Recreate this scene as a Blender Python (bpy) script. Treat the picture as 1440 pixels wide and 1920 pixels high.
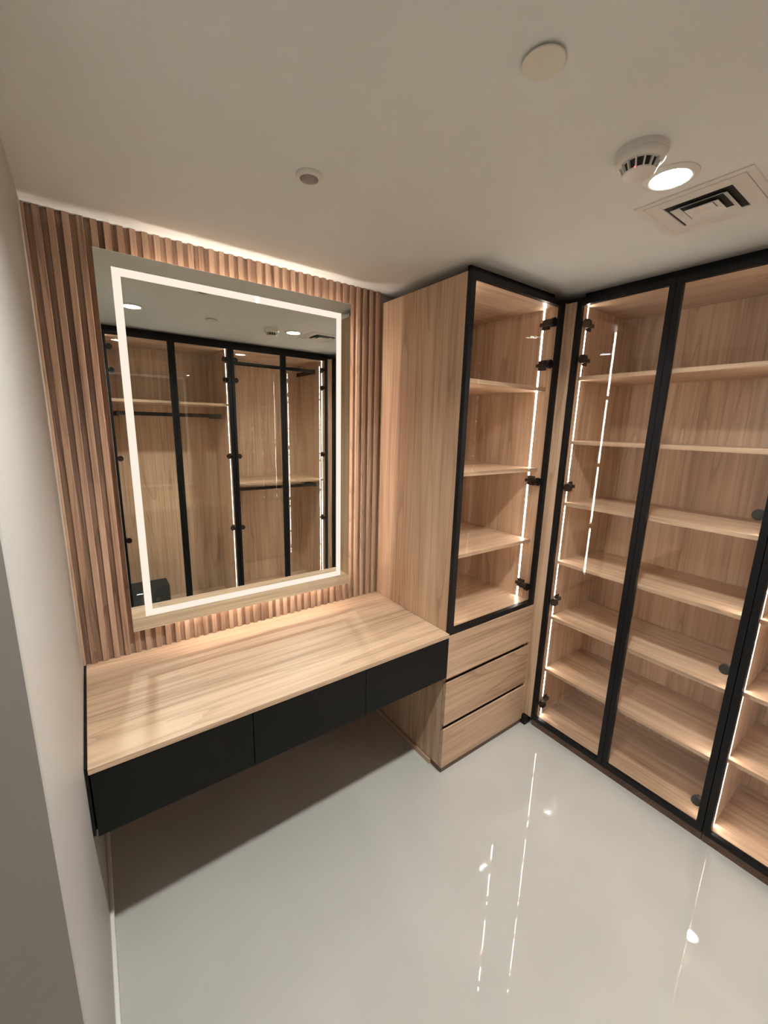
import bpy, bmesh, math, random
from mathutils import Matrix, Vector
random.seed(4)
sc = bpy.context.scene
for o in list(bpy.data.objects):
    bpy.data.objects.remove(o)
COL = sc.collection

# ------------------------------------------------------------------ camera
cam_d = bpy.data.cameras.new('camera')
cam = bpy.data.objects.new('camera', cam_d)
COL.objects.link(cam)
YAW, PITCH, ROLL = map(math.radians, (-35.876, -11.798, 1.4863))
fw = Vector((math.sin(-YAW) * math.cos(PITCH), math.cos(-YAW) * math.cos(PITCH), math.sin(PITCH)))
rt = fw.cross(Vector((0, 0, 1))).normalized()
up = rt.cross(fw)
rt2 = rt * math.cos(ROLL) + up * math.sin(ROLL)
up2 = up * math.cos(ROLL) - rt * math.sin(ROLL)
m = Matrix((rt2, up2, -fw)).transposed().to_4x4()
m.translation = Vector((0.0936, -1.7794, 1.6658))
cam.matrix_world = m
cam_d.sensor_fit = 'VERTICAL'
cam_d.sensor_height = 24.0
cam_d.lens = 767.125 / 1920 * 24.0
cam_d.clip_start = 0.01
sc.camera = cam

# ------------------------------------------------------------------ world, exposure, light levels
w = bpy.data.worlds.new('world')
sc.world = w
w.use_nodes = True
w.node_tree.nodes['Background'].inputs[0].default_value = (0.02, 0.018, 0.016, 1)
w.node_tree.nodes['Background'].inputs[1].default_value = 1.0
sc.view_settings.view_transform = 'Standard'
sc.view_settings.look = 'None'
sc.view_settings.gamma = 1.0
sc.view_settings.exposure = 0.0
sc.view_settings.use_curve_mapping = False
sc.cycles.max_bounces = 14
sc.cycles.diffuse_bounces = 5
sc.cycles.glossy_bounces = 8
sc.cycles.transmission_bounces = 8
sc.cycles.transparent_max_bounces = 40
sc.cycles.sample_clamp_indirect = 0.0
sc.cycles.use_guiding = True
sc.cycles.use_surface_guiding = True
sc.cycles.blur_glossy = 0.0
sc.cycles.use_denoising = True
sc.cycles.use_adaptive_sampling = False
LAMP = 12.8           # watts of each downlight
GLOW = 90.0           # radiance of their diffusers
LED = 66.0            # cabinet strips
BAND = 1.0           # frosted band on the mirror
HALO = 31.0           # strips behind the mirror

# ------------------------------------------------------------------ measures (metres)
H = 2.304             # ceiling
W = 2.013             # face of the right hand doors
XC = 1.348            # side of the tall cabinet
FY = -0.577           # face of vanity and tall cabinet
OY = -1.835           # face of the opposite wardrobes
DT = 0.022            # door thickness

# ------------------------------------------------------------------ materials
def nt(name):
    mt = bpy.data.materials.new(name)
    mt.use_nodes = True
    t = mt.node_tree
    b = t.nodes.get('Principled BSDF')
    return mt, t, b

def plain(name, col, rough=0.5, metal=0.0, bump=0.0, bscale=60, ior=1.45, var=0.0, spec=0.5):
    mt, t, b = nt(name)
    b.inputs['Specular IOR Level'].default_value = spec
    b.inputs['Base Color'].default_value = (*col, 1)
    b.inputs['Roughness'].default_value = rough
    b.inputs['Metallic'].default_value = metal
    b.inputs['IOR'].default_value = ior
    tc = t.nodes.new('ShaderNodeTexCoord')
    n = t.nodes.new('ShaderNodeTexNoise')
    n.inputs['Scale'].default_value = bscale
    n.inputs['Detail'].default_value = 4
    t.links.new(tc.outputs['Object'], n.inputs['Vector'])
    if bump:
        bp = t.nodes.new('ShaderNodeBump')
        bp.inputs['Strength'].default_value = bump
        bp.inputs['Distance'].default_value = 0.001
        t.links.new(n.outputs['Fac'], bp.inputs['Height'])
        t.links.new(bp.outputs['Normal'], b.inputs['Normal'])
    if var:
        r = t.nodes.new('ShaderNodeMapRange')
        r.inputs['To Min'].default_value = max(0.0, rough - var)
        r.inputs['To Max'].default_value = rough + var
        t.links.new(n.outputs['Fac'], r.inputs['Value'])
        t.links.new(r.outputs['Result'], b.inputs['Roughness'])
    return mt

def wood(name, axis, dark, mid, light, rough=0.42, tone=0.0, k=1.0):
    """laminate oak; grain runs along the given axis of the object"""
    mt, t, b = nt(name)
    N, Lk = t.nodes, t.links
    tc = N.new('ShaderNodeTexCoord')
    oi = N.new('ShaderNodeObjectInfo')
    vm = N.new('ShaderNodeVectorMath'); vm.operation = 'SCALE'
    vm.inputs[0].default_value = (17.3, 11.9, 23.1)
    Lk.new(oi.outputs['Random'], vm.inputs['Scale'])
    ad = N.new('ShaderNodeVectorMath'); ad.operation = 'ADD'
    Lk.new(tc.outputs['Object'], ad.inputs[0]); Lk.new(vm.outputs['Vector'], ad.inputs[1])
    def stretched(along, sc_, detail, dist, rgh=0.55):
        mp = N.new('ShaderNodeMapping')
        s = [1.0, 1.0, 1.0]; s['xyz'.index(axis)] = along
        mp.inputs['Scale'].default_value = s
        Lk.new(ad.outputs['Vector'], mp.inputs['Vector'])
        n = N.new('ShaderNodeTexNoise')
        n.inputs['Scale'].default_value = sc_ * k
        n.inputs['Detail'].default_value = detail
        n.inputs['Roughness'].default_value = rgh
        n.inputs['Distortion'].default_value = dist
        Lk.new(mp.outputs['Vector'], n.inputs['Vector'])
        return n.outputs['Fac']
    broad = stretched(0.10, 5.5, 3, 0.9)
    streak = stretched(0.03, 38, 5, 0.6, 0.65)
    fibre = stretched(0.02, 190, 2, 0.1)
    # dark growth lines: contour bands of a slow stretched field
    slow = stretched(0.05, 4.6, 2, 0.35, 0.4)
    mu = N.new('ShaderNodeMath'); mu.operation = 'MULTIPLY'; mu.inputs[1].default_value = 19.0
    Lk.new(slow, mu.inputs[0])
    fr = N.new('ShaderNodeMath'); fr.operation = 'FRACT'
    Lk.new(mu.outputs[0], fr.inputs[0])
    lr = N.new('ShaderNodeMapRange'); lr.interpolation_type = 'SMOOTHSTEP'
    lr.inputs['From Min'].default_value = 0.0; lr.inputs['From Max'].default_value = 0.26
    lr.inputs['To Min'].default_value = 1.0; lr.inputs['To Max'].default_value = 0.0
    Lk.new(fr.outputs[0], lr.inputs['Value'])
    def mad(a, ka, c):
        q = N.new('ShaderNodeMath'); q.operation = 'MULTIPLY_ADD'
        Lk.new(a, q.inputs[0]); q.inputs[1].default_value = ka
        if isinstance(c, float): q.inputs[2].default_value = c
        else: Lk.new(c, q.inputs[2])
        return q.outputs[0]
    v = mad(broad, 0.75, 0.5 - 0.375 - 0.525 - 0.09)
    v = mad(streak, 1.05, v)
    v = mad(fibre, 0.30, v)
    gl = N.new('ShaderNodeMath'); gl.operation = 'MULTIPLY'
    Lk.new(lr.outputs['Result'], gl.inputs[0]); Lk.new(streak, gl.inputs[1])
    v = mad(gl.outputs[0], -0.36, mad(v, 1.0, 0.03))
    if tone:
        v = mad(oi.outputs['Random'], tone, mad(v, 1.0, -tone / 2))
    cr = N.new('ShaderNodeValToRGB')
    e = cr.color_ramp.elements
    e[0].position = 0.19; e[0].color = (*dark, 1)
    e[1].position = 0.80; e[1].color = (*light, 1)
    x = e.new(0.48); x.color = (*mid, 1)
    Lk.new(v, cr.inputs['Fac'])
    Lk.new(cr.outputs['Color'], b.inputs['Base Color'])
    b.inputs['Roughness'].default_value = rough
    bp = N.new('ShaderNodeBump')
    bp.inputs['Strength'].default_value = 0.08; bp.inputs['Distance'].default_value = 0.0006
    Lk.new(fibre, bp.inputs['Height']); Lk.new(bp.outputs['Normal'], b.inputs['Normal'])
    return mt

OAK = ((0.27, 0.166, 0.104), (0.475, 0.318, 0.207), (0.64, 0.458, 0.318))
WAL = ((0.17, 0.098, 0.064), (0.33, 0.208, 0.143), (0.46, 0.315, 0.225))
oak_x = wood('oak_grain_x', 'x', *OAK)
oak_y = wood('oak_grain_y', 'y', *OAK)
oak_z = wood('oak_grain_z', 'z', *OAK)
slat_wood = wood('slat_wood', 'z', *WAL, rough=0.5, tone=0.28, k=1.5)
plinth_brown = wood('plinth_brown', 'x', (0.06, 0.032, 0.02), (0.10, 0.055, 0.035), (0.15, 0.085, 0.055))
wall_paint = plain('wall_paint', (0.44, 0.425, 0.40), 0.5, bump=0.06, bscale=160)
ceil_paint = plain('ceiling_paint', (0.66, 0.70, 0.70), 0.8, bump=0.03, bscale=120)
trim_white = plain('trim_white', (0.75, 0.73, 0.69), 0.4)
black_metal = plain('black_metal', (0.006, 0.006, 0.007), 0.40, bump=0.02, bscale=500, spec=0.3)
black_matt = plain('black_matt_laminate', (0.005, 0.0055, 0.005), 0.5, bump=0.05, bscale=900, spec=0.25)
bronze = plain('hinge_bronze', (0.018, 0.014, 0.012), 0.55, metal=0.1, spec=0.2)
steel = plain('bright_steel', (0.6, 0.6, 0.6), 0.25, metal=1.0)
alu = plain('strip_profile', (0.55, 0.53, 0.5), 0.4, metal=0.6)
plastic_white = plain('white_plastic', (0.66, 0.665, 0.635), 0.28, bump=0.02)
plastic_dark = plain('dark_opening', (0.015, 0.015, 0.018), 0.6)
duct_dark = plain('duct_dark', (0.02, 0.02, 0.022), 0.7)
lens_grey = plain('sensor_lens', (0.24, 0.215, 0.215), 0.3)
safe_black = plain('safe_black', (0.007, 0.0065, 0.0065), 0.6, bump=0.15, bscale=700, spec=0.2)

def floor_material():
    mt, t, b = nt('polished_cream_porcelain')
    N, Lk = t.nodes, t.links
    tc = N.new('ShaderNodeTexCoord')
    n1 = N.new('ShaderNodeTexNoise'); n1.inputs['Scale'].default_value = 1.6
    n1.inputs['Detail'].default_value = 5; n1.inputs['Distortion'].default_value = 1.2
    Lk.new(tc.outputs['Object'], n1.inputs['Vector'])
    cr = N.new('ShaderNodeValToRGB')
    e = cr.color_ramp.elements
    e[0].position = 0.3; e[0].color = (0.445, 0.433, 0.40, 1)
    e[1].position = 0.7; e[1].color = (0.495, 0.48, 0.445, 1)
    Lk.new(n1.outputs['Fac'], cr.inputs['Fac'])
    Lk.new(cr.outputs['Color'], b.inputs['Base Color'])
    b.inputs['Roughness'].default_value = 0.01
    b.inputs['IOR'].default_value = 1.5
    return mt
floor_mat = floor_material()

def glass_material():
    mt, t, b = nt('clear_door_glass')
    N, Lk = t.nodes, t.links
    N.remove(b)
    out = N['Material Output']
    lw = N.new('ShaderNodeLayerWeight'); lw.inputs['Blend'].default_value = 0.5
    pw = N.new('ShaderNodeMath'); pw.operation = 'POWER'; pw.inputs[1].default_value = 5.0
    Lk.new(lw.outputs['Facing'], pw.inputs[0])
    ma = N.new('ShaderNodeMath'); ma.operation = 'MULTIPLY_ADD'
    ma.inputs[1].default_value = 0.95; ma.inputs[2].default_value = 0.045
    Lk.new(pw.outputs[0], ma.inputs[0])
    tr = N.new('ShaderNodeBsdfTransparent'); tr.inputs['Color'].default_value = (0.965, 0.965, 0.96, 1)
    gl = N.new('ShaderNodeBsdfGlossy'); gl.inputs['Roughness'].default_value = 0.0
    mx = N.new('ShaderNodeMixShader')
    Lk.new(ma.outputs[0], mx.inputs['Fac'])
    Lk.new(tr.outputs[0], mx.inputs[1]); Lk.new(gl.outputs[0], mx.inputs[2])
    Lk.new(mx.outputs[0], out.inputs['Surface'])
    return mt
glass = glass_material()

def mirror_material():
    mt, t, b = nt('mirror_silver')
    t.nodes.remove(b)
    gl = t.nodes.new('ShaderNodeBsdfGlossy')
    gl.inputs['Roughness'].default_value = 0.0
    gl.inputs['Color'].default_value = (0.80, 0.82, 0.775, 1)
    t.links.new(gl.outputs[0], t.nodes['Material Output'].inputs['Surface'])
    return mt
mirror_mat = mirror_material()

def emit(name, col, strength):
    mt, t, b = nt(name)
    t.nodes.remove(b)
    e = t.nodes.new('ShaderNodeEmission')
    e.inputs['Color'].default_value = (*col, 1)
    e.inputs['Strength'].default_value = strength
    t.links.new(e.outputs[0], t.nodes['Material Output'].inputs['Surface'])
    return mt
lamp_glow = emit('downlight_glow', (0.98, 1.0, 0.95), GLOW)
led_glow = emit('led_strip_glow', (1.0, 0.885, 0.77), LED)
band_glow = emit('mirror_band_glow', (1.0, 0.875, 0.735), BAND)
spot_glow = emit('mirror_touch_glow', (1.0, 0.93, 0.86), BAND * 2.2)
halo_glow = emit('mirror_halo_glow', (1.0, 0.84, 0.72), HALO)
red_glow = emit('alarm_led_glow', (1.0, 0.25, 0.22), 1.2)

# ------------------------------------------------------------------ mesh helpers
def add_box(bm, x0, x1, y0, y1, z0, z1):
    v = [bm.verts.new(c) for c in ((x0, y0, z0), (x1, y0, z0), (x1, y1, z0), (x0, y1, z0),
                                   (x0, y0, z1), (x1, y0, z1), (x1, y1, z1), (x0, y1, z1))]
    for f in ((3, 2, 1, 0), (4, 5, 6, 7), (0, 1, 5, 4), (1, 2, 6, 5), (2, 3, 7, 6), (3, 0, 4, 7)):
        bm.faces.new([v[i] for i in f])

def add_lathe(bm, prof, n=40, cx=0, cy=0):
    """profile of (r, z) pairs turned about the vertical"""
    rings = []
    for r, z in prof:
        if r < 1e-6:
            rings.append([bm.verts.new((cx, cy, z))])
        else:
            rings.append([bm.verts.new((cx + r * math.cos(2 * math.pi * i / n),
                                        cy + r * math.sin(2 * math.pi * i / n), z)) for i in range(n)])
    for a, b in zip(rings, rings[1:]):
        for i in range(n):
            j = (i + 1) % n
            if len(a) == 1 and len(b) == 1:
                continue
            if len(a) == 1:
                bm.faces.new((a[0], b[j], b[i]))
            elif len(b) == 1:
                bm.faces.new((a[i], a[j], b[0]))
            else:
                bm.faces.new((a[i], a[j], b[j], b[i]))

def finish(name, bm, mat, parent=None, bevel=0.0, smooth=False):
    if bevel:
        bmesh.ops.bevel(bm, geom=bm.edges[:], offset=bevel, segments=1, affect='EDGES', profile=0.5)
    bmesh.ops.recalc_face_normals(bm, faces=bm.faces[:])
    me = bpy.data.meshes.new(name)
    bm.to_mesh(me); bm.free()
    me.materials.append(mat)
    if smooth:
        for f in me.polygons:
            f.use_smooth = True
        try:
            me.set_sharp_from_angle(angle=math.radians(35))
        except Exception:
            pass
    o = bpy.data.objects.new(name, me)
    COL.objects.link(o)
    if parent is not None:
        o.parent = parent
    return o

def base_of(p):
    q = Vector((0, 0, 0))
    while p is not None:
        q += p.location; p = p.parent
    return q

def box(name, x0, x1, y0, y1, z0, z1, mat, parent=None, bevel=0.0):
    """one box given in room coordinates, stored relative to its parent"""
    b = base_of(parent)
    bm = bmesh.new()
    add_box(bm, x0 - b.x, x1 - b.x, y0 - b.y, y1 - b.y, z0 - b.z, z1 - b.z)
    return finish(name, bm, mat, parent, bevel)

def boxes(name, lst, mat, parent=None, bevel=0.0):
    b = base_of(parent)
    bm = bmesh.new()
    for x0, x1, y0, y1, z0, z1 in lst:
        add_box(bm, x0 - b.x, x1 - b.x, y0 - b.y, y1 - b.y, z0 - b.z, z1 - b.z)
    return finish(name, bm, mat, parent, bevel)

def thing(name, label, cat, loc, group=None):
    o = bpy.data.objects.new(name, None)
    COL.objects.link(o)
    o.location = loc
    o.empty_display_size = 0.05
    return tag(o, label, cat, group)

def tag(o, label, cat, group=None):
    o['label'] = label; o['category'] = cat
    if group: o['group'] = group
    return o

def structure(o):
    o['kind'] = 'structure'
    return o

# ------------------------------------------------------------------ setting
XL, XR, YN, YF = -0.6, 2.50, -2.42, 0.03
structure(box('floor', XL - .1, XR + .1, YN - .1, YF + .1, -0.1, 0.0, floor_mat))
structure(box('ceiling', XL - .1, XR + .1, YN - .1, YF + .1, H, H + 0.1, ceil_paint))
structure(box('wall_far', XL - .1, XR + .1, YF, YF + .1, 0, H, wall_paint))
structure(box('wall_right', XR, XR + .1, YN, YF, 0, H, wall_paint))
structure(box('wall_near', XL - .1, XR + .1, YN - .1, YN, 0, H, wall_paint))
structure(box('wall_left', -0.6, 0.0, -1.13, YF, 0, H, wall_paint, bevel=0.002))
structure(box('wall_entry', XL - .1, XL, YN, -1.13, 0, H, wall_paint))
structure(box('baseboard_left', 0.0, 0.012, -1.13, YF, 0, 0.045, trim_white, bevel=0.002))

# ------------------------------------------------------------------ slatted cladding behind the mirror
t = thing('slat_panel', 'brown fluted wood slat cladding on the wall around the lit mirror', 'wall panel', (0.674, 0.02, 0.751))
box('backing_board', 0.0, XC - 0.009, 0.013, 0.029, 0.0, 2.3035, slat_wood, t)
SP = 0.0365
proto = None
for i in range(37):
    x0 = max(0.0005, -0.0110 + SP * i); x1 = min(XC - 0.001, -0.0110 + SP * i + 0.0185)
    if i in (0, 36):
        s = box('slat', x0, x1, 0.0, 0.013, 0.751, 2.3035, slat_wood, t, 0.0008)
    elif proto is None:
        b = base_of(t)
        proto = box('slat', b.x - .00925, b.x + .00925, 0.0, 0.013, 0.751, 2.3035, slat_wood, t, 0.0008)
        s = proto; s.location.x = (x0 + x1) / 2 - b.x
    else:
        s = proto.copy(); COL.objects.link(s); s.parent = t; s.location.x = (x0 + x1) / 2 - b.x

# ------------------------------------------------------------------ lit mirror
ML, MR, MB, MT, MY = 0.168, 1.1305, 0.862, 2.206, -0.0465
t = thing('vanity_mirror', 'large frameless rectangular mirror with glowing white band hung above the vanity', 'mirror', ((ML + MR) / 2, -0.001, MB))
box('mirror_glass', ML, MR, MY, MY + 0.005, MB, MT, mirror_mat, t, 0.0008)
BL, BR, BB, BT, bw = 0.214, 1.081, 0.917, 2.158, 0.025
yb0, yb1 = MY - 0.0008, MY - 0.0001
band = boxes('light_band', [(BL, BL + bw, yb0, yb1, BB, BT), (BR - bw, BR, yb0, yb1, BB, BT),
                            (BL + bw, BR - bw, yb0, yb1, BB, BB + bw), (BL + bw, BR - bw, yb0, yb1, BT - bw, BT)], band_glow, t)
band['label'] = 'glowing frosted white band'
box('touch_switch', 0.692, 0.706, yb0 - 0.0006, yb0 - 0.0001, BT - bw, BT, spot_glow, t)
box('back_case', 0.328, 1.087, MY + 0.0052, -0.0008, 0.901, 2.142, trim_white, t)
for x0, x1, z0, z1 in ((0.3195, 0.3275, 0.893, 2.150), (1.0875, 1.0955, 0.893, 2.150),
                       (0.328, 1.087, 0.8925, 0.9005), (0.328, 1.087, 2.1425, 2.1505)):
    box('halo_strip', x0, x1, -0.026, -0.018, z0, z1, halo_glow, t)

# ------------------------------------------------------------------ floating vanity
ZB, ZT = 0.527, 0.750
t = thing('floating_drawer_unit', 'black matt wall hung drawer unit under the oak worktop', 'drawers', (0.674, -0.28, ZB))
boxes('carcass', [(0.0005, 0.0075, FY + 0.004, 0.0125, ZB + .004, ZT),
                  (0.0075, XC - 0.002, FY + 0.024, 0.012, ZB + .004, ZB + 0.020),
                  (0.0075, XC - 0.002, -0.004, 0.012, ZB + 0.020, ZT - 0.021),
                  (XC - 0.018, XC - 0.002, FY + 0.024, -0.004, ZB + 0.020, ZT - 0.021)], black_matt, t)
for x0, x1 in ((0.012, 0.4490), (0.4515, 0.8965), (0.899, XC - 0.001)):
    box('drawer_front', x0, x1, FY, FY + 0.019, ZB, ZT - 0.0215, black_matt, t, 0.0008)
tag(box('vanity_worktop', 0.008, XC - 0.0005, FY - 0.002, 0.0125, ZT - 0.0195, ZT, oak_x, None, 0.0012),
    'light oak worktop with long grain lying on the black drawers', 'worktop')

# ------------------------------------------------------------------ hinges, doors, strips shared by all cabinets
def hinge_mesh():
    """concealed hinge; arm runs along +x from the door cup, mounted on a panel at y = 0, z centred"""
    bm = bmesh.new()
    add_box(bm, 0.030, 0.062, 0.000, 0.004, -0.020, 0.020)      # mounting plate
    add_box(bm, 0.012, 0.068, 0.004, 0.013, -0.0065, 0.0065)    # arm
    add_box(bm, 0.004, 0.026, 0.006, 0.026, -0.010, 0.010)      # knuckle
    n = 18
    ring = []
    for x in (0.0005, 0.012):
        ring.append([bm.verts.new((x, 0.020 + 0.017 * math.cos(2 * math.pi * i / n), 0.017 * math.sin(2 * math.pi * i / n))) for i in range(n)])
    for i in range(n):
        j = (i + 1) % n
        bm.faces.new((ring[0][i], ring[0][j], ring[1][j], ring[1][i]))
    bm.faces.new(ring[0][::-1]); bm.faces.new(ring[1])
    bmesh.ops.scale(bm, verts=bm.verts[:], vec=(1.3, 1.15, 1.2))
    bmesh.ops.recalc_face_normals(bm, faces=bm.faces[:])
    me = bpy.data.meshes.new('hinge'); bm.to_mesh(me); bm.free()
    me.materials.append(bronze)
    return me
HINGE = hinge_mesh()

def add_hinge(parent, pos, into, away):
    """into: direction from door into the cabinet; away: direction from the panel into the open space"""
    o = bpy.data.objects.new('hinge', HINGE)
    COL.objects.link(o); o.parent = parent
    ix, aw = Vector(into), Vector(away)
    M = Matrix((ix, aw, Vector((0, 0, 1)))).transposed()
    o.rotation_euler = M.to_euler() if M.determinant() > 0 else (0, 0, 0)
    if M.determinant() < 0:      # mirrored hinge: turn it over instead (it is symmetric in z)
        M = Matrix((ix, aw, Vector((0, 0, -1)))).transposed()
        o.rotation_euler = M.to_euler()
    o.location = Vector(pos) - base_of(parent)
    return o

def door(parent, axis, face, inward, a0, a1, z0, z1, fw_=0.0225):
    """framed glass door; axis = 'x' or 'y' is the direction of its width, face = outer plane, inward = +1/-1"""
    d0, d1 = sorted((face, face + inward * DT))
    g0, g1 = sorted((face + inward * 0.009, face + inward * 0.013))
    def bx(p0, p1, q0, q1, za, zb):
        return (p0, p1, q0, q1, za, zb) if axis == 'x' else (q0, q1, p0, p1, za, zb)
    fr = boxes('door', [bx(a0, a0 + fw_, d0, d1, z0, z1), bx(a1 - fw_, a1, d0, d1, z0, z1),
                        bx(a0 + fw_, a1 - fw_, d0, d1, z0, z0 + fw_), bx(a0 + fw_, a1 - fw_, d0, d1, z1 - fw_, z1)],
               black_metal, parent)
    box('glass_pane', *bx(a0 + fw_, a1 - fw_, g0, g1, z0 + fw_, z1 - fw_), glass, fr)
    return fr

def strips(parent, zs, mk, grow):
    """grow: sign of the direction in which the strip faces"""
    for za, zb in zs:
        x0, x1, y0, y1 = mk
        s_ = box('led_strip', x0, x1, y0, y1, za, zb, led_glow, parent)
        # the lips of the aluminium channel stand proud on both sides of the diffuser
        h = 0.0016
        if x1 - x0 < y1 - y0:
            xa, xb = (x0, x0 + h) if grow > 0 else (x1 - h, x1)
            lips = [(xa, xb, y0 - 0.0014, y0 - 0.0001, za, zb), (xa, xb, y1 + 0.0001, y1 + 0.0014, za, zb)]
        else:
            ya, yb = (y0, y0 + h) if grow > 0 else (y1 - h, y1)
            lips = [(x0 - 0.0014, x0 - 0.0001, ya, yb, za, zb), (x1 + 0.0001, x1 + 0.0014, ya, yb, za, zb)]
        boxes('strip_channel', lips, alu, s_)

# ------------------------------------------------------------------ tall cabinet
TX1 = 1.985           # right edge of its door
t = thing('tall_cabinet', 'tall oak cabinet with one glass door above three drawers, standing beside the vanity', 'cabinet', (1.66, -0.28, 0.0))
cy0 = FY + DT + 0.001
ZD0, ZD1 = 0.741, 2.259
box('side_panel', XC, XC + 0.018, cy0, 0.029, 0.031, ZD1, oak_z, t)
box('side_panel', 1.971, 1.9855, cy0, 0.029, 0.031, ZD1, oak_z, t)
box('back_panel', XC + 0.018, 1.971, 0.012, 0.029, 0.031, ZD1, oak_z, t)
box('top_panel', XC + 0.018, 1.971, cy0, 0.012, ZD1 - 0.018, ZD1, oak_x, t)
box('bottom_panel', XC + 0.018, 1.971, cy0, 0.012, 0.031, 0.049, oak_x, t)
box('fixed_shelf', XC + 0.018, 1.971, cy0, 0.012, 0.741, 0.759, oak_x, t)
tsh = (1.097, 1.477, 1.874)
for z in tsh:
    box('shelf', XC + 0.0187, 1.9703, -0.525, 0.0115, z - 0.018, z, oak_x, t, 0.0008)
boxes('plinth', [(XC + 0.004, 1.985, FY + 0.006, FY + 0.024, 0, 0.030), (XC + 0.004, XC + 0.02, FY + 0.024, 0.029, 0, 0.030)], plinth_brown, t)
box('side_skirting', XC - 0.008, XC + 0.0035, -0.50, 0.0125, 0, 0.026, oak_y, t, 0.001)
for z0, z1 in ((0.519, 0.738), (0.268, 0.497), (0.031, 0.246)):
    b = base_of(t)
    bm = bmesh.new()
    x0, x1 = XC - b.x, 1.982 - b.x
    y0, y1 = FY - b.y, FY + 0.020 - b.y
    # front with a finger bevel along its upper edge
    pr = [(y0, z0), (y0, z1 - 0.002), (y0 + 0.002, z1), (y0 + 0.006, z1), (y1, z1 - 0.014), (y1, z0)]
    a = [bm.verts.new((x0, y, z)) for y, z in pr]; c = [bm.verts.new((x1, y, z)) for y, z in pr]
    for i in range(6):
        j = (i + 1) % 6
        bm.faces.new((a[i], a[j], c[j], c[i]))
    bm.faces.new(a[::-1]); bm.faces.new(c)
    finish('drawer_front', bm, oak_x, t)
boxes('finger_rail', [(XC + 0.018, 1.971, FY + 0.045, FY + 0.060, 0.470, 0.540), (XC + 0.018, 1.971, FY + 0.045, FY + 0.060, 0.215, 0.290)], oak_x, t)
door(t, 'x', FY, 1, XC + 0.001, TX1, ZD0, ZD1, 0.024)
for z in (2.170, 1.981, 1.409, 0.838):
    add_hinge(t, (1.9708, FY + DT, z), (0, 1, 0), (-1, 0, 0))
zz = [0.7595] + [v for z in tsh for v in (z - 0.0185, z + 0.0005)] + [ZD1 - 0.0185]
strips(t, list(zip(zz[0::2], zz[1::2])), (1.9704, 1.9709, -0.481, -0.473), -1)
strips(t, list(zip(zz[0::2], zz[1::2])), (XC + 0.0181, XC + 0.0186, -0.481, -0.473), 1)
box('gap_darkener', XC + 0.055, 1.985, FY + 0.062, FY + 0.078, ZD1 + 0.0005, H - 0.0008, black_metal, t)  # black strip added to deepen the shade in the gap under the ceiling
# corner filler between the two runs
box('filler_panel', 1.9865, 2.036, FY + 0.012, FY + 0.028, 0.045, 2.259, oak_z, t)
box('filler_panel', 2.020, 2.036, -0.612, FY + 0.0115, 0.045, 2.259, oak_z, t)
box('corner_foot', 1.9865, 2.030, -0.600, FY + 0.020, 0.0, 0.044, black_metal, t)

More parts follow.
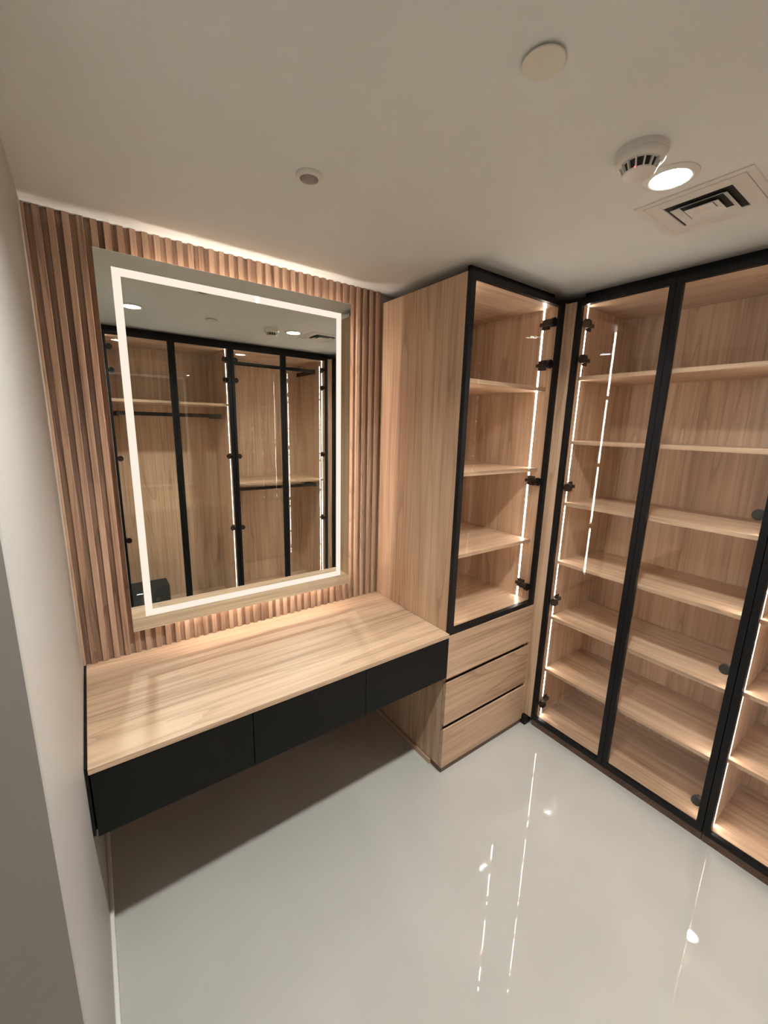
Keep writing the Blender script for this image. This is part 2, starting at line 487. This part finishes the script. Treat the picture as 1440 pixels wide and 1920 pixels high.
# ------------------------------------------------------------------ glazed wardrobes
ZW0, ZW1 = 0.044, 2.260
HZ = (2.160, 2.003, 1.388, 0.768, 0.150)
def wardrobe(name, label, axis, face, inward, a0, a1, splits, depth, shelves, sides, hinge_sides, loc, cat='wardrobe', rails=(), strip_at=0.060):
    """sides: which ends carry LED strips; widths run along axis from a0 to a1 (a0 < a1)"""
    t = thing(name, label, cat, loc)
    f = face + inward * (DT + 0.001)
    bk = face + inward * depth
    def q(u0, u1): return tuple(sorted((u0, u1)))
    def bx(nm, p0, p1, u0, u1, za, zb, mat, bev=0.0):
        u0, u1 = q(u0, u1)
        if axis == 'x': return box(nm, p0, p1, u0, u1, za, zb, mat, t, bev)
        return box(nm, u0, u1, p0, p1, za, zb, mat, t, bev)
    run = oak_x if axis == 'x' else oak_y
    th = 0.018
    bx('side_panel', a0, a0 + th, f, bk, ZW0, ZW1, oak_z)
    bx('side_panel', a1 - th, a1, f, bk, ZW0, ZW1, oak_z)
    bx('back_panel', a0 + th, a1 - th, bk - inward * 0.016, bk, ZW0, ZW1, oak_z)
    bi = bk - inward * 0.016
    bx('top_panel', a0 + th, a1 - th, f, bi, ZW1 - th, ZW1, run)
    bx('bottom_panel', a0 + th, a1 - th, f, bi, ZW0, ZW0 + th, run)
    for z in shelves:
        bx('shelf', a0 + th + .0007, a1 - th - .0007, face + inward * 0.048, bi - inward * .0005, z - 0.018, z, run, 0.0008)
    bx('gap_darkener', a0, a1, face + inward * 0.062, face + inward * 0.078, ZW1 + 0.0005, H - 0.0008, black_metal)  # added black infill that keeps the gap above the doors dark
    bx('plinth', a0, a1, face + inward * 0.012, face + inward * 0.030, 0.0, ZW0 - 0.002, plinth_brown)
    e = [a0] + list(splits) + [a1]
    for k in range(len(e) - 1):
        door(t, axis, face, inward, e[k] + 0.001, e[k + 1] - 0.001, ZW0, ZW1)
    zz = [ZW0 + th + .0005] + [v for z in sorted(shelves) for v in (z - 0.0185, z + 0.0005)] + [ZW1 - th - .0005]
    seg = list(zip(zz[0::2], zz[1::2]))
    s0, s1 = q(face + inward * strip_at, face + inward * (strip_at + 0.007))
    for sd in sides:
        p0, p1 = (a0 + th + .0001, a0 + th + .0006) if sd < 0 else (a1 - th - .0006, a1 - th - .0001)
        strips(t, seg, (p0, p1, s0, s1) if axis == 'x' else (s0, s1, p0, p1), -sd)
    for sd in hinge_sides:
        p = a0 + th + .0002 if sd < 0 else a1 - th - .0002
        for z in HZ:
            if axis == 'x': add_hinge(t, (p, face + inward * DT, z), (0, inward, 0), (-sd, 0, 0))
            else: add_hinge(t, (face + inward * DT, p, z), (inward, 0, 0), (0, -sd, 0))
    for zr, ztop in rails:
        u0, u1 = q(face + inward * 0.150, face + inward * 0.165)
        bx('hanging_rail', a0 + th + 0.05, a1 - th - 0.05, u0, u1, zr - 0.014, zr + 0.014, black_metal, 0.002)
        for p0, p1 in ((a0 + th + 0.034, a0 + th + 0.0498), (a1 - th - 0.0498, a1 - th - 0.034)):
            bx('rail_bracket', p0, p1, face + inward * 0.148, bi - inward * .0005, zr - 0.020, zr + 0.016, black_metal, 0.002)
    return t

RSH = (0.360, 0.676, 0.993, 1.308, 1.620, 1.926)
wardrobe('display_wardrobe', 'two door glazed oak shelf wardrobe in the corner beside the tall cabinet', 'y', W, 1,
         -1.4375, -0.618, (-1.0205,), 0.452, RSH, (-1, 1), (-1, 1), (2.24, -1.03, 0))
wardrobe('display_wardrobe', 'single door glazed shelf wardrobe cut off by the right edge of the photo', 'y', W, 1,
         -1.833, -1.4395, (), 0.452, (0.395, 0.696, 1.000, 1.308, 1.620, 1.926), (-1, 1), (-1,), (2.24, -1.64, 0))
wardrobe('hanging_wardrobe', 'opposite glazed wardrobe holding the black safe, at the left in the mirror', 'x', OY, -1,
         0.240, 1.0915, (0.6665,), 0.56, (1.815,), (-1, 1), (-1, 1), (0.666, -2.11, 0), rails=((1.715, 1.797),), strip_at=0.080)
wardrobe('hanging_wardrobe', 'opposite glazed wardrobe with two hanging rails, at the right in the mirror', 'x', OY, -1,
         1.0935, 1.960, (1.532,), 0.56, (1.150,), (-1, 1), (-1, 1), (1.527, -2.11, 0), rails=((2.155, 2.242), (1.085, 1.132)), strip_at=0.080)
o = box('filler_panel', 1.962, 2.012, OY - 0.030, OY - 0.012, 0.044, 2.26, oak_z)
tag(o, 'narrow vertical oak filler strip closing the corner between opposite and right hand wardrobes', 'filler panel')

# ------------------------------------------------------------------ safe
t = thing('safe', 'small black box safe on the floor of the opposite wardrobe, seen in the mirror', 'safe', (0.395, -2.09, 0.0625))
sx0, sx1, sy0, sy1, sz0, sz1 = 0.262, 0.545, -2.19, -2.00, 0.0625, 0.312
box('body', sx0, sx1, sy0, sy1 - 0.002, sz0, sz1, safe_black, t, 0.004)
d = box('door', sx0 + .012, sx1 - .012, sy1 - 0.002, sy1 + 0.004, sz0 + .012, sz1 - .012, safe_black, t, 0.0015)
box('keypad', 0.33, 0.385, sy1 + 0.0042, sy1 + 0.008, 0.17, 0.265, plastic_dark, d, 0.0015)
bm = bmesh.new(); b = base_of(t)
add_box(bm, 0.298 - b.x, 0.345 - b.x, sy1 + 0.006 - b.y, sy1 + 0.016 - b.y, 0.274 - b.z, 0.281 - b.z)
finish('handle', bm, steel, d, 0.002)
bm = bmesh.new()
add_lathe(bm, [(0, 0.014), (0.013, 0.013), (0.015, 0.006), (0.016, 0)], 20)
bmesh.ops.rotate(bm, verts=bm.verts[:], matrix=Matrix.Rotation(math.radians(-90), 3, 'X'))
bmesh.ops.translate(bm, verts=bm.verts[:], vec=Vector((0.45, sy1 + 0.0042, 0.20)) - b)
finish('knob', bm, plastic_dark, d, 0, True)

# ------------------------------------------------------------------ ceiling fittings
def downlight(x, y, label):
    t = thing('downlight', label, 'ceiling light', (x, y, H), 'recessed ceiling downlights')
    bm = bmesh.new()
    add_lathe(bm, [(0.0448, -0.0055), (0.0480, -0.0070), (0.055, -0.0062), (0.0615, -0.0025), (0.062, -0.0002), (0.0448, -0.0002), (0.0448, -0.0055)], 56)
    finish('trim_ring', bm, plastic_white, t, 0, True)
    bm = bmesh.new()
    add_lathe(bm, [(0, -0.0042), (0.0445, -0.0042), (0.0445, -0.0006), (0, -0.0006)], 56)
    finish('diffuser', bm, lamp_glow, t)
    ld = bpy.data.lights.new('downlight_beam', 'AREA')
    ld.shape = 'DISK'; ld.size = 0.086; ld.energy = LAMP; ld.color = (0.98, 1.0, 0.955); ld.spread = math.radians(138)
    lo = bpy.data.objects.new('downlight_beam', ld)
    COL.objects.link(lo); lo.parent = t; lo.location = (0, 0, -0.0046)
    return t
downlight(1.364, -1.225, 'round glowing downlight in the ceiling between smoke detector and air vent')
downlight(0.378, -1.219, 'round glowing downlight in the ceiling, reflected at the left of the mirror')

t = thing('smoke_detector', 'white domed smoke detector on the ceiling beside the lit downlight', 'smoke detector', (1.203, -1.225, H))
bm = bmesh.new()
add_lathe(bm, [(0, -0.0002), (0.054, -0.0002), (0.0545, -0.011), (0.053, -0.012), (0, -0.012)], 48)
finish('mounting_base', bm, plastic_white, t, 0, True)
bm = bmesh.new()
add_lathe(bm, [(0, -0.0122), (0.0522, -0.0122), (0.0532, -0.016), (0.0515, -0.022), (0.047, -0.0265), (0.042, -0.028), (0, -0.028)], 56)
finish('body', bm, plastic_white, t, 0, True)
bm = bmesh.new()
add_lathe(bm, [(0.0355, -0.0282), (0.0290, -0.0440), (0.015, -0.0440), (0.015, -0.0282)], 40)
finish('chamber', bm, plastic_dark, t)
bm = bmesh.new()
n = 14
for i in range(n):
    a = 2 * math.pi * (i + 0.5) / n
    c, s_ = math.cos(a), math.sin(a); hw = 0.0016
    vs = []
    for r, z in ((0.0356, -0.0282), (0.0425, -0.0282), (0.0345, -0.0450), (0.0285, -0.0450)):
        for sg in (-1, 1):
            vs.append(bm.verts.new((r * c - sg * hw * s_, r * s_ + sg * hw * c, z)))
    for f in ((0, 2, 4, 6), (7, 5, 3, 1), (0, 1, 3, 2), (2, 3, 5, 4), (4, 5, 7, 6), (6, 7, 1, 0)):
        bm.faces.new([vs[k] for k in f])
finish('grille', bm, plastic_white, t)
bm = bmesh.new()
add_lathe(bm, [(0, -0.0452), (0.0345, -0.0452), (0.0325, -0.0478), (0.024, -0.0500), (0, -0.0510)], 48)
finish('cap', bm, plastic_white, t, 0, True)
bm = bmesh.new()
add_lathe(bm, [(0, -0.0035), (0.0022, -0.002), (0.0025, 0)], 12)
bmesh.ops.translate(bm, verts=bm.verts[:], vec=(-0.033, -0.006, -0.0440))
finish('indicator_light', bm, red_glow, t)

t = thing('ceiling_sensor', 'small round ceiling sensor with a grey lens in front of the mirror', 'sensor', (0.636, -0.655, H))
bm = bmesh.new()
add_lathe(bm, [(0.0238, -0.0085), (0.0258, -0.0095), (0.031, -0.007), (0.0345, -0.003), (0.035, -0.0002), (0.0238, -0.0002), (0.0238, -0.0085)], 48)
finish('bezel', bm, plastic_white, t, 0, True)
bm = bmesh.new()
add_lathe(bm, [(0, -0.0130), (0.012, -0.0122), (0.019, -0.0100), (0.0235, -0.006), (0.0235, -0.0005), (0, -0.0005)], 40)
finish('lens', bm, lens_grey, t, 0, True)

bm = bmesh.new()
add_lathe(bm, [(0, 0.0), (0.030, 0.0), (0.030, -0.004), (0.0365, -0.004), (0.037, -0.006), (0.036, -0.007), (0, -0.0075)], 56)
o = finish('cover_plate', bm, plain('cover_plate_paint', (0.62, 0.62, 0.53), 0.45), None, 0, True)
o.location = (0.813, -1.229, H - 0.0002)
tag(o, 'plain round cream blanking plate on the ceiling above the middle of the room', 'cover plate')

# air vent: access frame with a four way diffuser of nested flared rings
VX, VY = 1.594, -1.232
t = thing('air_vent', 'square white ceiling air vent with nested louvres beside the wardrobe', 'air vent', (VX, VY, H))
def frame(bm, ro, ri, z0, z1):
    add_box(bm, -ro, ro, -ro, -ri, z0, z1); add_box(bm, -ro, ro, ri, ro, z0, z1)
    add_box(bm, -ro, -ri, -ri, ri, z0, z1); add_box(bm, ri, ro, -ri, ri, z0, z1)
bm = bmesh.new(); frame(bm, 0.136, 0.118, -0.003, -0.0002)
finish('outer_frame', bm, plastic_white, t)
bm = bmesh.new(); frame(bm, 0.1165, 0.080, -0.0045, -0.0002)
finish('flange', bm, plastic_white, t, 0.0006)
bm = bmesh.new(); add_box(bm, -0.080, 0.080, -0.080, 0.080, -0.0012, -0.0002)
finish('duct', bm, duct_dark, t)
def flared(r0, z0, r1, z1, th=0.0012):
    bm = bmesh.new()
    def sq(r, z): return [bm.verts.new((sx * r, sy * r, z)) for sx, sy in ((-1, -1), (1, -1), (1, 1), (-1, 1))]
    a, b_, c, d_ = sq(r0, z0), sq(r1, z1), sq(r1, z1 + th), sq(r0 - th, z0)
    for p, q_ in ((a, b_), (b_, c), (c, d_), (d_, a)):
        for i in range(4):
            j = (i + 1) % 4
            bm.faces.new((p[i], p[j], q_[j], q_[i]))
    return bm
finish('louvre', flared(0.052, -0.0020, 0.066, -0.011), plastic_white, t)
finish('louvre', flared(0.022, -0.0025, 0.040, -0.012), plastic_white, t)
bm = bmesh.new(); add_box(bm, -0.0195, 0.0195, -0.0195, 0.0195, -0.0045, -0.0030)
finish('centre_plate', bm, plastic_white, t)

bpy.context.view_layer.update()
